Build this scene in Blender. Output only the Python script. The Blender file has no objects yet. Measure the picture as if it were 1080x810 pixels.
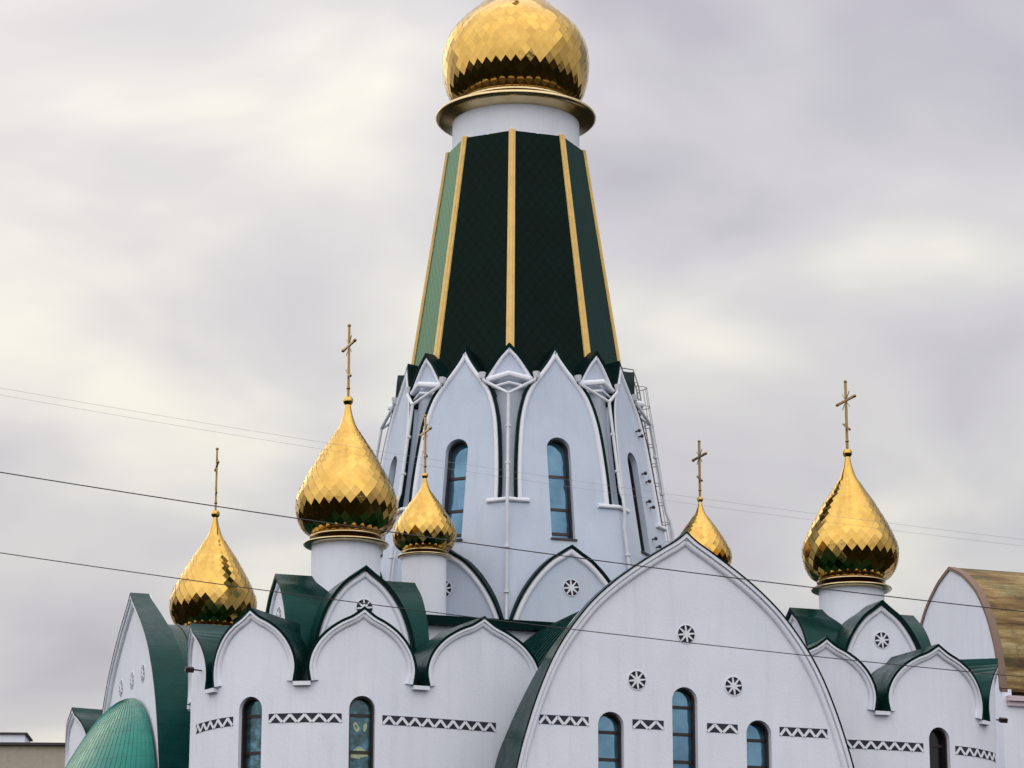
import bpy, bmesh, math, random
from mathutils import Vector, Matrix
from mathutils.geometry import tessellate_polygon

random.seed(7)
R = math.radians
scene = bpy.context.scene
COL = scene.collection

# ------------------------------------------------------------------ camera
EYE = 1.7            # eye height above the street
DIST = 130.0         # camera to the tower axis
PHI = R(19.49)       # turn of the church
GROUND = 5.0         # height of the mound the church stands on
cam_d = bpy.data.cameras.new('camera')
cam = bpy.data.objects.new('camera', cam_d)
COL.objects.link(cam)
cam.location = (0, -DIST, EYE)
cam.rotation_euler = (R(90 + 14.662), 0, 0)
cam_d.sensor_width = 36.0
cam_d.lens = 36.0 * 3110.9 / 1080.0
cam_d.shift_x = -4.0 / 1080.0
cam_d.clip_start = 0.5
cam_d.clip_end = 8000
scene.camera = cam

# ------------------------------------------------------------------ sky and sun
SUN_AZ = R(-24)      # from the view direction's back, towards the left
SUN_EL = R(46)
sun_dir = Vector((math.sin(SUN_AZ) * math.cos(SUN_EL), -math.cos(SUN_AZ) * math.cos(SUN_EL), math.sin(SUN_EL)))
sd = bpy.data.lights.new('sun', 'SUN')
sd.energy = 1.75
sd.angle = R(150)
sd.color = (1.0, 0.97, 0.94)
so = bpy.data.objects.new('sun', sd)
so.rotation_euler = sun_dir.to_track_quat('Z', 'Y').to_euler()
so.location = sun_dir * 200
COL.objects.link(so)

world = bpy.data.worlds.new('World')
scene.world = world
world.use_nodes = True
nt = world.node_tree
nt.nodes.clear()


def N(tree, typ, **kw):
    n = tree.nodes.new(typ)
    for k, v in kw.items():
        if k.startswith('_'):
            setattr(n, k[1:], v)
        else:
            n.inputs[k.replace('__', ' ')].default_value = v
    return n


def ramp(tree, stops, interp='LINEAR'):
    n = tree.nodes.new('ShaderNodeValToRGB')
    cr = n.color_ramp
    cr.interpolation = interp
    while len(cr.elements) < len(stops):
        cr.elements.new(0.5)
    for e, (p, c) in zip(cr.elements, stops):
        e.position = p
        e.color = (c[0], c[1], c[2], 1) if not isinstance(c, (int, float)) else (c, c, c, 1)
    return n


def math_n(tree, op, a=None, b=None, clamp=False):
    n = tree.nodes.new('ShaderNodeMath')
    n.operation = op
    n.use_clamp = clamp
    for i, v in enumerate((a, b)):
        if v is None:
            continue
        if isinstance(v, (int, float)):
            n.inputs[i].default_value = v
        else:
            tree.links.new(v, n.inputs[i])
    return n.outputs[0]


def mixc(tree, fac, a, b, blend='MIX'):
    n = tree.nodes.new('ShaderNodeMix')
    n.data_type = 'RGBA'
    n.blend_type = blend
    for i, v in ((0, fac), (6, a), (7, b)):
        if isinstance(v, (int, float)):
            n.inputs[i].default_value = v
        elif isinstance(v, (tuple, list)):
            n.inputs[i].default_value = (v[0], v[1], v[2], 1)
        else:
            tree.links.new(v, n.inputs[i])
    return n.outputs[2]


sky = nt.nodes.new('ShaderNodeTexSky')
sky.sky_type = 'NISHITA'
sky.sun_disc = False
sky.sun_elevation = SUN_EL
sky.sun_rotation = math.atan2(sun_dir.x, sun_dir.y)
sky.air_density = 1.0
sky.dust_density = 2.0
tc = nt.nodes.new('ShaderNodeTexCoord')
sep = nt.nodes.new('ShaderNodeSeparateXYZ')
nt.links.new(tc.outputs['Generated'], sep.inputs[0])
zc = math_n(nt, 'MAXIMUM', sep.outputs[2], 0.0)
den = math_n(nt, 'ADD', zc, 0.42)
cx_ = math_n(nt, 'DIVIDE', sep.outputs[0], den)
cy_ = math_n(nt, 'DIVIDE', sep.outputs[1], den)
comb = nt.nodes.new('ShaderNodeCombineXYZ')
nt.links.new(cx_, comb.inputs[0])
nt.links.new(cy_, comb.inputs[1])
mp = nt.nodes.new('ShaderNodeMapping')
mp.inputs['Rotation'].default_value = (0, 0, R(28))
mp.inputs['Location'].default_value = (3.1, 1.7, 0)
nt.links.new(comb.outputs[0], mp.inputs[0])
n1 = N(nt, 'ShaderNodeTexNoise', Scale=5.2, Detail=4.0, Roughness=0.45, Distortion=0.3)
nt.links.new(mp.outputs[0], n1.inputs['Vector'])
n2 = N(nt, 'ShaderNodeTexNoise', Scale=2.4, Detail=2.0, Roughness=0.5)
nt.links.new(mp.outputs[0], n2.inputs['Vector'])
cl = math_n(nt, 'ADD', math_n(nt, 'MULTIPLY', n1.outputs['Fac'], 0.62), math_n(nt, 'MULTIPLY', n2.outputs['Fac'], 0.38))
cr_ = ramp(nt, [(0.36, (0.50, 0.475, 0.535)), (0.45, (0.655, 0.63, 0.66)), (0.53, (0.77, 0.745, 0.735)), (0.61, (0.98, 0.945, 0.84))])
nt.links.new(cl, cr_.inputs[0])
# overcast dome: brighter overhead than at the horizon (CIE overcast)
grad = math_n(nt, 'ADD', math_n(nt, 'MULTIPLY', zc, 1.05), 0.66)
gcomb = mixc(nt, 1.0, cr_.outputs[0], (1, 1, 1), 'MULTIPLY')
vm = nt.nodes.new('ShaderNodeVectorMath')
vm.operation = 'SCALE'
nt.links.new(gcomb, vm.inputs[0])
nt.links.new(math_n(nt, 'MULTIPLY', grad, 8.7), vm.inputs['Scale'])
vd = nt.nodes.new('ShaderNodeVectorMath')
vd.operation = 'DOT_PRODUCT'
nt.links.new(tc.outputs['Generated'], vd.inputs[0])
vd.inputs[1].default_value = Vector((-0.56, 0.78, 0.36)).normalized()
lobe = math_n(nt, 'POWER', math_n(nt, 'MAXIMUM', vd.outputs['Value'], 0.0), 30.0)
glow = mixc(nt, math_n(nt, 'MULTIPLY', lobe, 1.0, True), (1, 1, 1), (3.1, 2.95, 2.35))  # added bright sky patch, out of view, to light the tent's left face
vd2 = nt.nodes.new('ShaderNodeVectorMath')
vd2.operation = 'DOT_PRODUCT'
nt.links.new(tc.outputs['Generated'], vd2.inputs[0])
vd2.inputs[1].default_value = Vector((0.66, 0.68, 0.38)).normalized()
lobe2 = math_n(nt, 'POWER', math_n(nt, 'MAXIMUM', vd2.outputs['Value'], 0.0), 18.0)
gloom = mixc(nt, lobe2, (1, 1, 1), (0.45, 0.52, 0.62))     # added dark sky patch, out of view, dims the tent's right face
lit = mixc(nt, 1.0, mixc(nt, 1.0, vm.outputs[0], glow, 'MULTIPLY'), gloom, 'MULTIPLY')
skymix = mixc(nt, 0.93, sky.outputs[0], lit)
bg = nt.nodes.new('ShaderNodeBackground')
bg.inputs['Strength'].default_value = 0.1
nt.links.new(skymix, bg.inputs[0])
wo = nt.nodes.new('ShaderNodeOutputWorld')
nt.links.new(bg.outputs[0], wo.inputs[0])

scene.view_settings.view_transform = 'Standard'
scene.view_settings.look = 'None'
scene.view_settings.exposure = 0.24
scene.view_settings.gamma = 1.0
scene.view_settings.use_curve_mapping = False
scene.render.engine = 'CYCLES'
scene.render.resolution_x = 1024
scene.render.resolution_y = 768
scene.cycles.max_bounces = 6
scene.cycles.use_denoising = True


# ------------------------------------------------------------------ materials
def new_mat(name):
    m = bpy.data.materials.new(name)
    m.use_nodes = True
    t = m.node_tree
    return m, t, t.nodes['Principled BSDF']


def obj_coord(t):
    return t.nodes.new('ShaderNodeTexCoord').outputs['Object']


def bump(t, b, height, strength, dist=0.02):
    n = t.nodes.new('ShaderNodeBump')
    n.inputs['Strength'].default_value = strength
    n.inputs['Distance'].default_value = dist
    t.links.new(height, n.inputs['Height'])
    t.links.new(n.outputs[0], b.inputs['Normal'])


def noise(t, scale, detail=3.0, rough=0.55, vec=None, stretch=None):
    n = N(t, 'ShaderNodeTexNoise', Scale=scale, Detail=detail, Roughness=rough)
    v = vec or obj_coord(t)
    if stretch:
        m = t.nodes.new('ShaderNodeMapping')
        m.inputs['Scale'].default_value = stretch
        t.links.new(v, m.inputs[0])
        v = m.outputs[0]
    t.links.new(v, n.inputs['Vector'])
    return n.outputs['Fac']


def stucco(name, c1, c2, streak=0.12):
    m, t, b = new_mat(name)
    v = obj_coord(t)
    r = ramp(t, [(0.3, c1), (0.7, c2)])
    t.links.new(noise(t, 0.45, 5, 0.6, v), r.inputs[0])
    # rain streaks, long and thin down the wall
    s = ramp(t, [(0.48, 1.0), (0.75, 1.0 - streak)])
    t.links.new(noise(t, 1.0, 4, 0.6, v, (2.6, 2.6, 0.16)), s.inputs[0])
    c = mixc(t, 1.0, r.outputs[0], s.outputs[0], 'MULTIPLY')
    t.links.new(c, b.inputs['Base Color'])
    b.inputs['Roughness'].default_value = 0.85
    b.inputs['Specular IOR Level'].default_value = 0.25
    bump(t, b, noise(t, 9.0, 6, 0.65, v), 0.35, 0.03)
    return m


def green_metal(name, c1, c2, rough=0.38, spec=0.5, tint=(0.35, 1.0, 0.92)):
    m, t, b = new_mat(name)
    v = obj_coord(t)
    r = ramp(t, [(0.3, c1), (0.7, c2)])
    t.links.new(noise(t, 0.9, 5, 0.6, v), r.inputs[0])
    t.links.new(r.outputs[0], b.inputs['Base Color'])
    rr = ramp(t, [(0.3, rough - 0.07), (0.7, rough + 0.1)])
    t.links.new(noise(t, 2.2, 3, 0.5, v), rr.inputs[0])
    t.links.new(rr.outputs[0], b.inputs['Roughness'])
    b.inputs['Specular IOR Level'].default_value = spec
    b.inputs['Specular Tint'].default_value = (*tint, 1)
    sp = t.nodes.new('ShaderNodeSeparateXYZ')
    t.links.new(v, sp.inputs[0])
    zw = math_n(t, 'ADD', math_n(t, 'MULTIPLY', sp.outputs[2], 1.7), math_n(t, 'MULTIPLY', noise(t, 0.5, 2, 0.5, v), 0.15))
    ln = ramp(t, [(0.0, 0.55), (0.05, 1.0)])
    t.links.new(math_n(t, 'PINGPONG', zw, 0.5), ln.inputs[0])
    t.links.new(mixc(t, 1.0, r.outputs[0], ln.outputs[0], 'MULTIPLY'), b.inputs['Base Color'])
    bump(t, b, math_n(t, 'ADD', noise(t, 1.3, 3, 0.5, v), math_n(t, 'MULTIPLY', ln.outputs[0], 0.25)), 0.35, 0.06)
    return m


def gold(name, col, rough=0.16):
    m, t, b = new_mat(name)
    v = obj_coord(t)
    r = ramp(t, [(0.3, (col[0] * 0.86, col[1] * 0.8, col[2] * 0.7)), (0.7, col)])
    t.links.new(noise(t, 1.7, 4, 0.6, v), r.inputs[0])
    t.links.new(r.outputs[0], b.inputs['Base Color'])
    b.inputs['Metallic'].default_value = 1.0
    b.inputs['Roughness'].default_value = rough
    bump(t, b, noise(t, 3.0, 2, 0.5, v), 0.12, 0.03)
    return m


M = {}
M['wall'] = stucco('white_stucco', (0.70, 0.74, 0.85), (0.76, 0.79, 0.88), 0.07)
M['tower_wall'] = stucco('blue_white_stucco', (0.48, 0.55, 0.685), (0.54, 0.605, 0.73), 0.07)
M['trim'] = stucco('trim_stucco', (0.70, 0.735, 0.83), (0.76, 0.785, 0.865), 0.07)
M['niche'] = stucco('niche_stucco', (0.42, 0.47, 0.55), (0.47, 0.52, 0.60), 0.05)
M['green'] = green_metal('green_roof_metal', (0.0004, 0.014, 0.0135), (0.0008, 0.029, 0.027), 0.28, 0.22)
M['dark_green'] = green_metal('dark_green_edge', (0.0005, 0.005, 0.006), (0.0005, 0.008, 0.009), 0.45, 0.1)
M['apse_green'] = green_metal('pale_green_copper', (0.005, 0.11, 0.095), (0.02, 0.20, 0.155), 0.3, 0.45)
M['gold'] = gold('gold_leaf', (0.58, 0.38, 0.11), 0.1)
M['gold_trim'] = gold('gold_trim', (0.62, 0.51, 0.31), 0.25)
M['cross_gold'] = gold('cross_gold', (0.30, 0.20, 0.08), 0.35)


def simple(name, c, rough=0.6, metal=0.0, spec=0.5):
    m, t, b = new_mat(name)
    r = ramp(t, [(0.3, tuple(x * 0.85 for x in c)), (0.7, c)])
    t.links.new(noise(t, 2.5), r.inputs[0])
    t.links.new(r.outputs[0], b.inputs['Base Color'])
    b.inputs['Roughness'].default_value = rough
    b.inputs['Metallic'].default_value = metal
    b.inputs['Specular IOR Level'].default_value = spec
    return m


M['yellow'] = simple('yellow_painted_rib', (0.78, 0.52, 0.16), 0.45)
M['frieze'] = simple('grey_frieze_ground', (0.042, 0.042, 0.06), 0.9, 0, 0.1)
M['frame'] = simple('brown_window_frame', (0.022, 0.010, 0.012), 0.5)
M['hole_shade'] = simple('painted_hole_shade', (0.03, 0.03, 0.042), 0.9, 0, 0.1)  # shade of pierced holes put into the colour of flat rosette discs
M['pipe'] = simple('white_painted_pipe', (0.62, 0.65, 0.72), 0.4)
M['steel'] = simple('galvanised_steel', (0.42, 0.43, 0.44), 0.45, 0.6)
M['cable'] = simple('black_cable', (0.03, 0.03, 0.035), 0.6)
M['pale_cable'] = simple('grey_cable', (0.35, 0.35, 0.36), 0.6)
M['motif'] = simple('stained_glass_pale', (0.42, 0.50, 0.30), 0.25)
M['motif_blue'] = simple('stained_glass_blue', (0.16, 0.34, 0.42), 0.25)
M['pink'] = simple('pink_cornice', (0.62, 0.50, 0.55), 0.7)
M['cove_dark'] = simple('painted_dark_reflection', (0.035, 0.012, 0.006), 0.35)  # dark reflection of gold put into the colour of coves and cornice top
M['verge'] = simple('brown_verge', (0.20, 0.13, 0.10), 0.7)
M['concrete'] = simple('panel_concrete', (0.40, 0.355, 0.295), 0.9)
M['bitumen'] = simple('roof_felt', (0.05, 0.045, 0.045), 0.9)

# scales on the tent roof: diagonal lattice
m, t, b = new_mat('tent_scales')
v = obj_coord(t)
r = ramp(t, [(0.3, (0.0003, 0.0018, 0.0022)), (0.7, (0.0005, 0.0045, 0.005))])
t.links.new(noise(t, 0.8, 4, 0.6, v), r.inputs[0])
s1 = t.nodes.new('ShaderNodeSeparateXYZ')
t.links.new(t.nodes.new('ShaderNodeTexCoord').outputs['UV'], s1.inputs[0])
xy = math_n(t, 'MULTIPLY', s1.outputs[0], 2.1)
zz = math_n(t, 'MULTIPLY', s1.outputs[1], 1.6)
da = math_n(t, 'PINGPONG', math_n(t, 'ADD', xy, zz), 0.5)
db = math_n(t, 'PINGPONG', math_n(t, 'SUBTRACT', xy, zz), 0.5)
lat = math_n(t, 'MINIMUM', da, db)
lr = ramp(t, [(0.0, 0.25), (0.10, 1.0), (0.5, 1.35)])
t.links.new(lat, lr.inputs[0])
t.links.new(mixc(t, 1.0, r.outputs[0], lr.outputs[0], 'MULTIPLY'), b.inputs['Base Color'])
rr = ramp(t, [(0.0, 0.5), (0.12, 0.28)])
t.links.new(lat, rr.inputs[0])
t.links.new(rr.outputs[0], b.inputs['Roughness'])
b.inputs['Specular IOR Level'].default_value = 0.0
bump(t, b, lat, 0.25, 0.02)
# tinted lacquer: a coloured sheen that grows towards grazing view
gl = N(t, 'ShaderNodeBsdfGlossy', Color=(0.55, 0.88, 0.72, 1), Roughness=0.3)
t.links.new(rr.outputs[0], gl.inputs['Roughness'])
fr_ = N(t, 'ShaderNodeFresnel', IOR=1.2)
fac = fr_.outputs[0]
mx = t.nodes.new('ShaderNodeMixShader')
t.links.new(fac, mx.inputs[0])
t.links.new(b.outputs[0], mx.inputs[1])
t.links.new(gl.outputs[0], mx.inputs[2])
t.links.new(mx.outputs[0], t.nodes['Material Output'].inputs['Surface'])
M['tent'] = m

# window glass: tinted, mirrors the sky
m, t, b = new_mat('tinted_glass')
v = obj_coord(t)
r = ramp(t, [(0.35, (0.06, 0.14, 0.22)), (0.65, (0.11, 0.23, 0.33))])
t.links.new(noise(t, 0.7, 2, 0.5, v), r.inputs[0])
t.links.new(r.outputs[0], b.inputs['Base Color'])
b.inputs['Metallic'].default_value = 0.65
b.inputs['Roughness'].default_value = 0.05
b.inputs['Specular IOR Level'].default_value = 0.7
bump(t, b, noise(t, 0.9, 2, 0.5, v), 0.4, 0.12)
M['glass'] = m
m, t, b = new_mat('dark_stained_glass')
v = obj_coord(t)
r = ramp(t, [(0.35, (0.006, 0.03, 0.04)), (0.52, (0.03, 0.11, 0.15)), (0.66, (0.10, 0.26, 0.36))])
t.links.new(noise(t, 2.4, 4, 0.6, v), r.inputs[0])
t.links.new(r.outputs[0], b.inputs['Base Color'])
b.inputs['Metallic'].default_value = 0.2
b.inputs['Roughness'].default_value = 0.12
M['stained'] = m
M['black_glass'] = simple('unlit_glass', (0.006, 0.006, 0.008), 0.15)

# weathered hall roof
m, t, b = new_mat('weathered_brown_roof')
v = obj_coord(t)
r = ramp(t, [(0.34, (0.05, 0.028, 0.012)), (0.45, (0.15, 0.085, 0.026)), (0.54, (0.26, 0.18, 0.065)), (0.66, (0.44, 0.36, 0.20))])
t.links.new(noise(t, 0.9, 6, 0.7, v, (0.22, 1.2, 1.7)), r.inputs[0])
mo = ramp(t, [(0.5, 0.0), (0.68, 0.7)])
t.links.new(noise(t, 0.5, 5, 0.7, v), mo.inputs[0])
bk = N(t, 'ShaderNodeTexBrick', Color1=(1, 1, 1, 1), Color2=(0.88, 0.86, 0.83, 1), Mortar=(0.72, 0.69, 0.65, 1), Scale=1.0)
bk.inputs['Mortar Size'].default_value = 0.025
bk.inputs['Brick Width'].default_value = 2.2
bk.inputs['Row Height'].default_value = 0.7
sp = t.nodes.new('ShaderNodeSeparateXYZ')
t.links.new(v, sp.inputs[0])
cb_ = t.nodes.new('ShaderNodeCombineXYZ')
t.links.new(sp.outputs[0], cb_.inputs[0])
t.links.new(math_n(t, 'SUBTRACT', sp.outputs[2], math_n(t, 'MULTIPLY', sp.outputs[1], -0.6)), cb_.inputs[1])
t.links.new(cb_.outputs[0], bk.inputs['Vector'])
t.links.new(mixc(t, 1.0, mixc(t, mo.outputs[0], r.outputs[0], (0.10, 0.10, 0.035)), bk.outputs['Color'], 'MULTIPLY'), b.inputs['Base Color'])
b.inputs['Roughness'].default_value = 0.85
bump(t, b, noise(t, 4.0, 6, 0.7, v), 0.6, 0.08)
M['brown_roof'] = m

# ground: dark turf with paths of asphalt
m, t, b = new_mat('dark_ground')
v = obj_coord(t)
r = ramp(t, [(0.35, (0.006, 0.008, 0.004)), (0.5, (0.010, 0.010, 0.007)), (0.65, (0.024, 0.022, 0.02))])
t.links.new(noise(t, 0.03, 6, 0.6, v), r.inputs[0])
t.links.new(r.outputs[0], b.inputs['Base Color'])
b.inputs['Roughness'].default_value = 1.0
b.inputs['Specular IOR Level'].default_value = 0.0
bump(t, b, noise(t, 1.5, 4, 0.6, v), 0.5, 0.1)
M['ground'] = m

# ------------------------------------------------------------------ mesh helpers
ZO = EYE - GROUND     # heights below are measured from the eye; meshes are kept from the church's base


def finish(name, bm, mat, parent=None, smooth=35, recalc=True, shift=True):
    if recalc:
        bmesh.ops.recalc_face_normals(bm, faces=bm.faces)
    if shift:
        for w in bm.verts:
            w.co.z += ZO
    me = bpy.data.meshes.new(name)
    bm.to_mesh(me)
    bm.free()
    mats = mat if isinstance(mat, (list, tuple)) else [mat]
    for mm in mats:
        me.materials.append(mm)
    if len(mats) == 1:
        for p_ in me.polygons:
            p_.material_index = 0
    if smooth:
        me.shade_smooth()
        me.set_sharp_from_angle(angle=R(smooth))
    o = bpy.data.objects.new(name, me)
    COL.objects.link(o)
    if parent:
        o.parent = parent
    return o


def join(*bms):
    out = bmesh.new()
    for s in bms:
        me = bpy.data.meshes.new('tmp')
        s.to_mesh(me)
        s.free()
        out.from_mesh(me)
        bpy.data.meshes.remove(me)
    return out


def catmull(pts, n=6):
    """smooth open polyline through pts"""
    out = []
    for i in range(len(pts) - 1):
        p0 = pts[i - 1] if i else tuple(2 * a - b for a, b in zip(pts[0], pts[1]))
        p1, p2 = pts[i], pts[i + 1]
        p3 = pts[i + 2] if i + 2 < len(pts) else tuple(2 * a - b for a, b in zip(pts[-1], pts[-2]))
        for k in range(n):
            u = k / n
            out.append(tuple(0.5 * (2 * b + (c - a) * u + (2 * a - 5 * b + 4 * c - d) * u * u + (3 * b - a - 3 * c + d) * u ** 3)
                             for a, b, c, d in zip(p0, p1, p2, p3)))
    out.append(tuple(pts[-1]))
    return out


def arch(half, n=6, cx=0.0, kx=1.0):
    """half: (half width, z) from the foot to the peak. Left foot -> peak -> right foot"""
    h = catmull(half, n)
    left = [(cx - kx * x, z) for x, z in h]
    return left + [(cx + kx * x, z) for x, z in reversed(h[:-1])]


def offset(path, d):
    """move an open polyline sideways (left of its direction is positive)"""
    out = []
    for i, p in enumerate(path):
        a = path[max(i - 1, 0)]
        c = path[min(i + 1, len(path) - 1)]
        e1 = Vector((p[0] - a[0], p[1] - a[1]))
        e2 = Vector((c[0] - p[0], c[1] - p[1]))
        if e1.length < 1e-7:
            e1 = e2
        if e2.length < 1e-7:
            e2 = e1
        e1.normalize()
        e2.normalize()
        n1, n2 = Vector((-e1.y, e1.x)), Vector((-e2.y, e2.x))
        n = n1 + n2
        if n.length < 1e-6:
            n = n1
        n.normalize()
        k = min(1.0 / max(n.dot(n1), 0.35), 2.6)
        out.append((p[0] + n.x * d * k, p[1] + n.y * d * k))
    return out


# flat space: x = along the wall to the right, y = -depth (outwards is -y), z = up
def plate(outer, holes=(), d0=-0.5, d1=0.0):
    bm = bmesh.new()
    loops = [outer] + list(holes)
    polys = [[Vector((x, z, 0)) for x, z in lp] for lp in loops]
    tris = tessellate_polygon(polys)
    flat = [p for lp in loops for p in lp]
    fr = [bm.verts.new((x, -d1, z)) for x, z in flat]
    bk = [bm.verts.new((x, -d0, z)) for x, z in flat]
    for a, b_, c in tris:
        for vs in ((fr[a], fr[b_], fr[c]), (bk[c], bk[b_], bk[a])):
            try:
                bm.faces.new(vs)
            except ValueError:
                pass
    i0 = 0
    for lp in loops:
        n = len(lp)
        for i in range(n):
            a, b_ = i0 + i, i0 + (i + 1) % n
            try:
                bm.faces.new((fr[a], fr[b_], bk[b_], bk[a]))
            except ValueError:
                pass
        i0 += n
    return bm


def sweep(path, prof, closed_prof=True, caps=True):
    """prof: (sideways offset, depth) pairs carried along a flat path"""
    bm = bmesh.new()
    rows = []
    for n, d in prof:
        rows.append([bm.verts.new((x, -d, z)) for x, z in offset(path, n)])
    m_ = len(prof)
    for j in range(m_ if closed_prof else m_ - 1):
        a, b_ = rows[j], rows[(j + 1) % m_]
        for i in range(len(path) - 1):
            bm.faces.new((a[i], a[i + 1], b_[i + 1], b_[i]))
    if caps and closed_prof:
        bm.faces.new([r_[0] for r_ in rows])
        bm.faces.new([r_[-1] for r_ in reversed(rows)])
    return bm


def roll(n0, n1, depth, base=-0.03, k=7):
    """round roll section between sideways offsets n0 and n1"""
    c, w = (n0 + n1) / 2, (n1 - n0) / 2
    pts = [(n0, base)]
    for i in range(k + 1):
        a = math.pi * i / k
        pts.append((c - w * math.cos(a), depth * math.sin(a)))
    pts.append((n1, base))
    return pts


def hood(path, n_in, n_out, d_front, back, shrink=None):
    """roof shell over an arch: ring section n_in..n_out from d_front to -back (number or function of z)"""
    bm = bmesh.new()
    po, pi = offset(path, n_out), offset(path, n_in)
    rows = []
    zs = [p[1] for p in path]
    zlo, zhi = min(zs), max(zs)
    for lst, isback in ((po, 0), (po, 1), (pi, 1), (pi, 0)):
        row = []
        for (x, z), (px, pz) in zip(lst, path):
            d = d_front
            if isback:
                d = -(back(pz) if callable(back) else back)
                if shrink:
                    x, z = shrink(x, z)
            row.append(bm.verts.new((x, -d, z)))
        rows.append(row)
    for j in range(4):
        a, b_ = rows[j], rows[(j + 1) % 4]
        for i in range(len(path) - 1):
            bm.faces.new((a[i], a[i + 1], b_[i + 1], b_[i])).material_index = 1 if j == 3 else 0
    bm.faces.new([r_[0] for r_ in rows])
    bm.faces.new([r_[-1] for r_ in reversed(rows)])
    return bm


def box(x0, x1, y0, y1, z0, z1):
    bm = bmesh.new()
    v = [bm.verts.new((x, y, z)) for z in (z0, z1) for x, y in ((x0, y0), (x1, y0), (x1, y1), (x0, y1))]
    for f in ((3, 2, 1, 0), (4, 5, 6, 7), (0, 1, 5, 4), (1, 2, 6, 5), (2, 3, 7, 6), (3, 0, 4, 7)):
        bm.faces.new([v[i] for i in f])
    return bm


def tube(pts, rad, seg=8, caps=True):
    bm = bmesh.new()
    P = [Vector(p) for p in pts]
    rings = []
    up = Vector((0, 0, 1))
    for i, p in enumerate(P):
        d = (P[min(i + 1, len(P) - 1)] - P[max(i - 1, 0)]).normalized()
        s = d.cross(up)
        if s.length < 0.05:
            s = d.cross(Vector((0, 1, 0)))
        s.normalize()
        t_ = s.cross(d)
        rr = rad[i] if isinstance(rad, (list, tuple)) else rad
        rings.append([bm.verts.new(p + rr * (math.cos(2 * math.pi * k / seg) * s + math.sin(2 * math.pi * k / seg) * t_)) for k in range(seg)])
    for a, b_ in zip(rings, rings[1:]):
        for k in range(seg):
            bm.faces.new((a[k], a[(k + 1) % seg], b_[(k + 1) % seg], b_[k]))
    if caps:
        bm.faces.new(list(reversed(rings[0])))
        bm.faces.new(rings[-1])
    return bm


def lathe(prof, seg=64, cx=0.0, cy=0.0, a0=0.0, a1=2 * math.pi):
    bm = bmesh.new()
    full = abs(a1 - a0 - 2 * math.pi) < 1e-6
    n = seg if full else seg + 1
    rows = []
    for r_, z in prof:
        rows.append([bm.verts.new((cx + r_ * math.cos(a0 + (a1 - a0) * k / seg), cy + r_ * math.sin(a0 + (a1 - a0) * k / seg), z)) for k in range(n)])
    for a, b_ in zip(rows, rows[1:]):
        for k in range(seg):
            k2 = (k + 1) % n
            try:
                bm.faces.new((a[k], a[k2], b_[k2], b_[k]))
            except ValueError:
                pass
    bmesh.ops.remove_doubles(bm, verts=bm.verts, dist=1e-5)
    return bm


def ball(c, r_, seg=16):
    bm = bmesh.new()
    bmesh.ops.create_uvsphere(bm, u_segments=seg, v_segments=max(6, seg // 2), radius=r_, matrix=Matrix.Translation(c))
    return bm


def xf(bm, mat):
    bmesh.ops.transform(bm, matrix=mat, verts=bm.verts)
    return bm


def wall_matrix(angle, dist):
    """flat space onto a vertical plane whose outward normal is turned by angle from -y, dist from the axis"""
    return Matrix.Rotation(angle, 4, 'Z') @ Matrix.Translation((0, -dist, 0))


# ------------------------------------------------------------------ flat pieces shared by the walls
def win_outline(cx, hw, z0, z1, n=14):
    pts = [(cx - hw, z0), (cx + hw, z0)]
    zc_ = z1 - hw
    for i in range(n + 1):
        a = math.pi * i / n
        pts.append((cx + hw * math.cos(a), zc_ + hw * math.sin(a)))
    return pts


def win_frame(cx, hw, z0, z1, bars, d, w=0.075, mull=False):
    out = win_outline(cx, hw + 0.02, z0 - 0.02, z1 + 0.02)
    inn = win_outline(cx, hw - w, z0 + w, z1 - w)
    bm = plate(out, [inn], d - 0.06, d + 0.24)
    parts = [bm]
    for zb in bars:
        parts.append(plate([(cx - hw, zb - 0.06), (cx + hw, zb - 0.06), (cx + hw, zb + 0.06), (cx - hw, zb + 0.06)], (), d - 0.05, d + 0.042))
    return join(*parts)


def rosette_disc(cx, cz, r_, d=0.0):
    pts = [(cx + r_ * math.cos(2 * math.pi * i / 28), cz + r_ * math.sin(2 * math.pi * i / 28)) for i in range(28)]
    return plate(pts, (), d - 0.05, d + 0.012)


def rosette_spokes(cx, cz, r_, d=0.0):
    bms = []
    for i in range(4):
        a = math.pi * i / 4 + 0.12
        ux, uz = math.cos(a), math.sin(a)
        px_, pz_ = -uz, ux
        pts = []
        for s_, w_ in ((-0.93, 0.075), (-0.45, 0.105), (0, 0.14), (0.45, 0.105), (0.93, 0.075)):
            pts.append((cx + r_ * (s_ * ux + w_ * px_), cz + r_ * (s_ * uz + w_ * pz_)))
        for s_, w_ in ((0.93, -0.075), (0.45, -0.105), (0, -0.14), (-0.45, -0.105), (-0.93, -0.075)):
            pts.append((cx + r_ * (s_ * ux + w_ * px_), cz + r_ * (s_ * uz + w_ * pz_)))
        bms.append(plate(pts, (), d - 0.02, d + 0.03 + 0.003 * i))
    ring_o = [(cx + r_ * 1.05 * math.cos(2 * math.pi * i / 28), cz + r_ * 1.05 * math.sin(2 * math.pi * i / 28)) for i in range(28)]
    ring_i = [(cx + r_ * 0.97 * math.cos(2 * math.pi * i / 28), cz + r_ * 0.97 * math.sin(2 * math.pi * i / 28)) for i in range(28)]
    bms.append(plate(ring_o, [ring_i], d - 0.02, d + 0.025))
    return join(*bms)


def frieze_band(x0, x1, z0, z1, d=0.0):
    return plate([(x0, z0), (x1, z0), (x1, z1), (x0, z1)], (), d - 0.05, d + 0.010)


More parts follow.
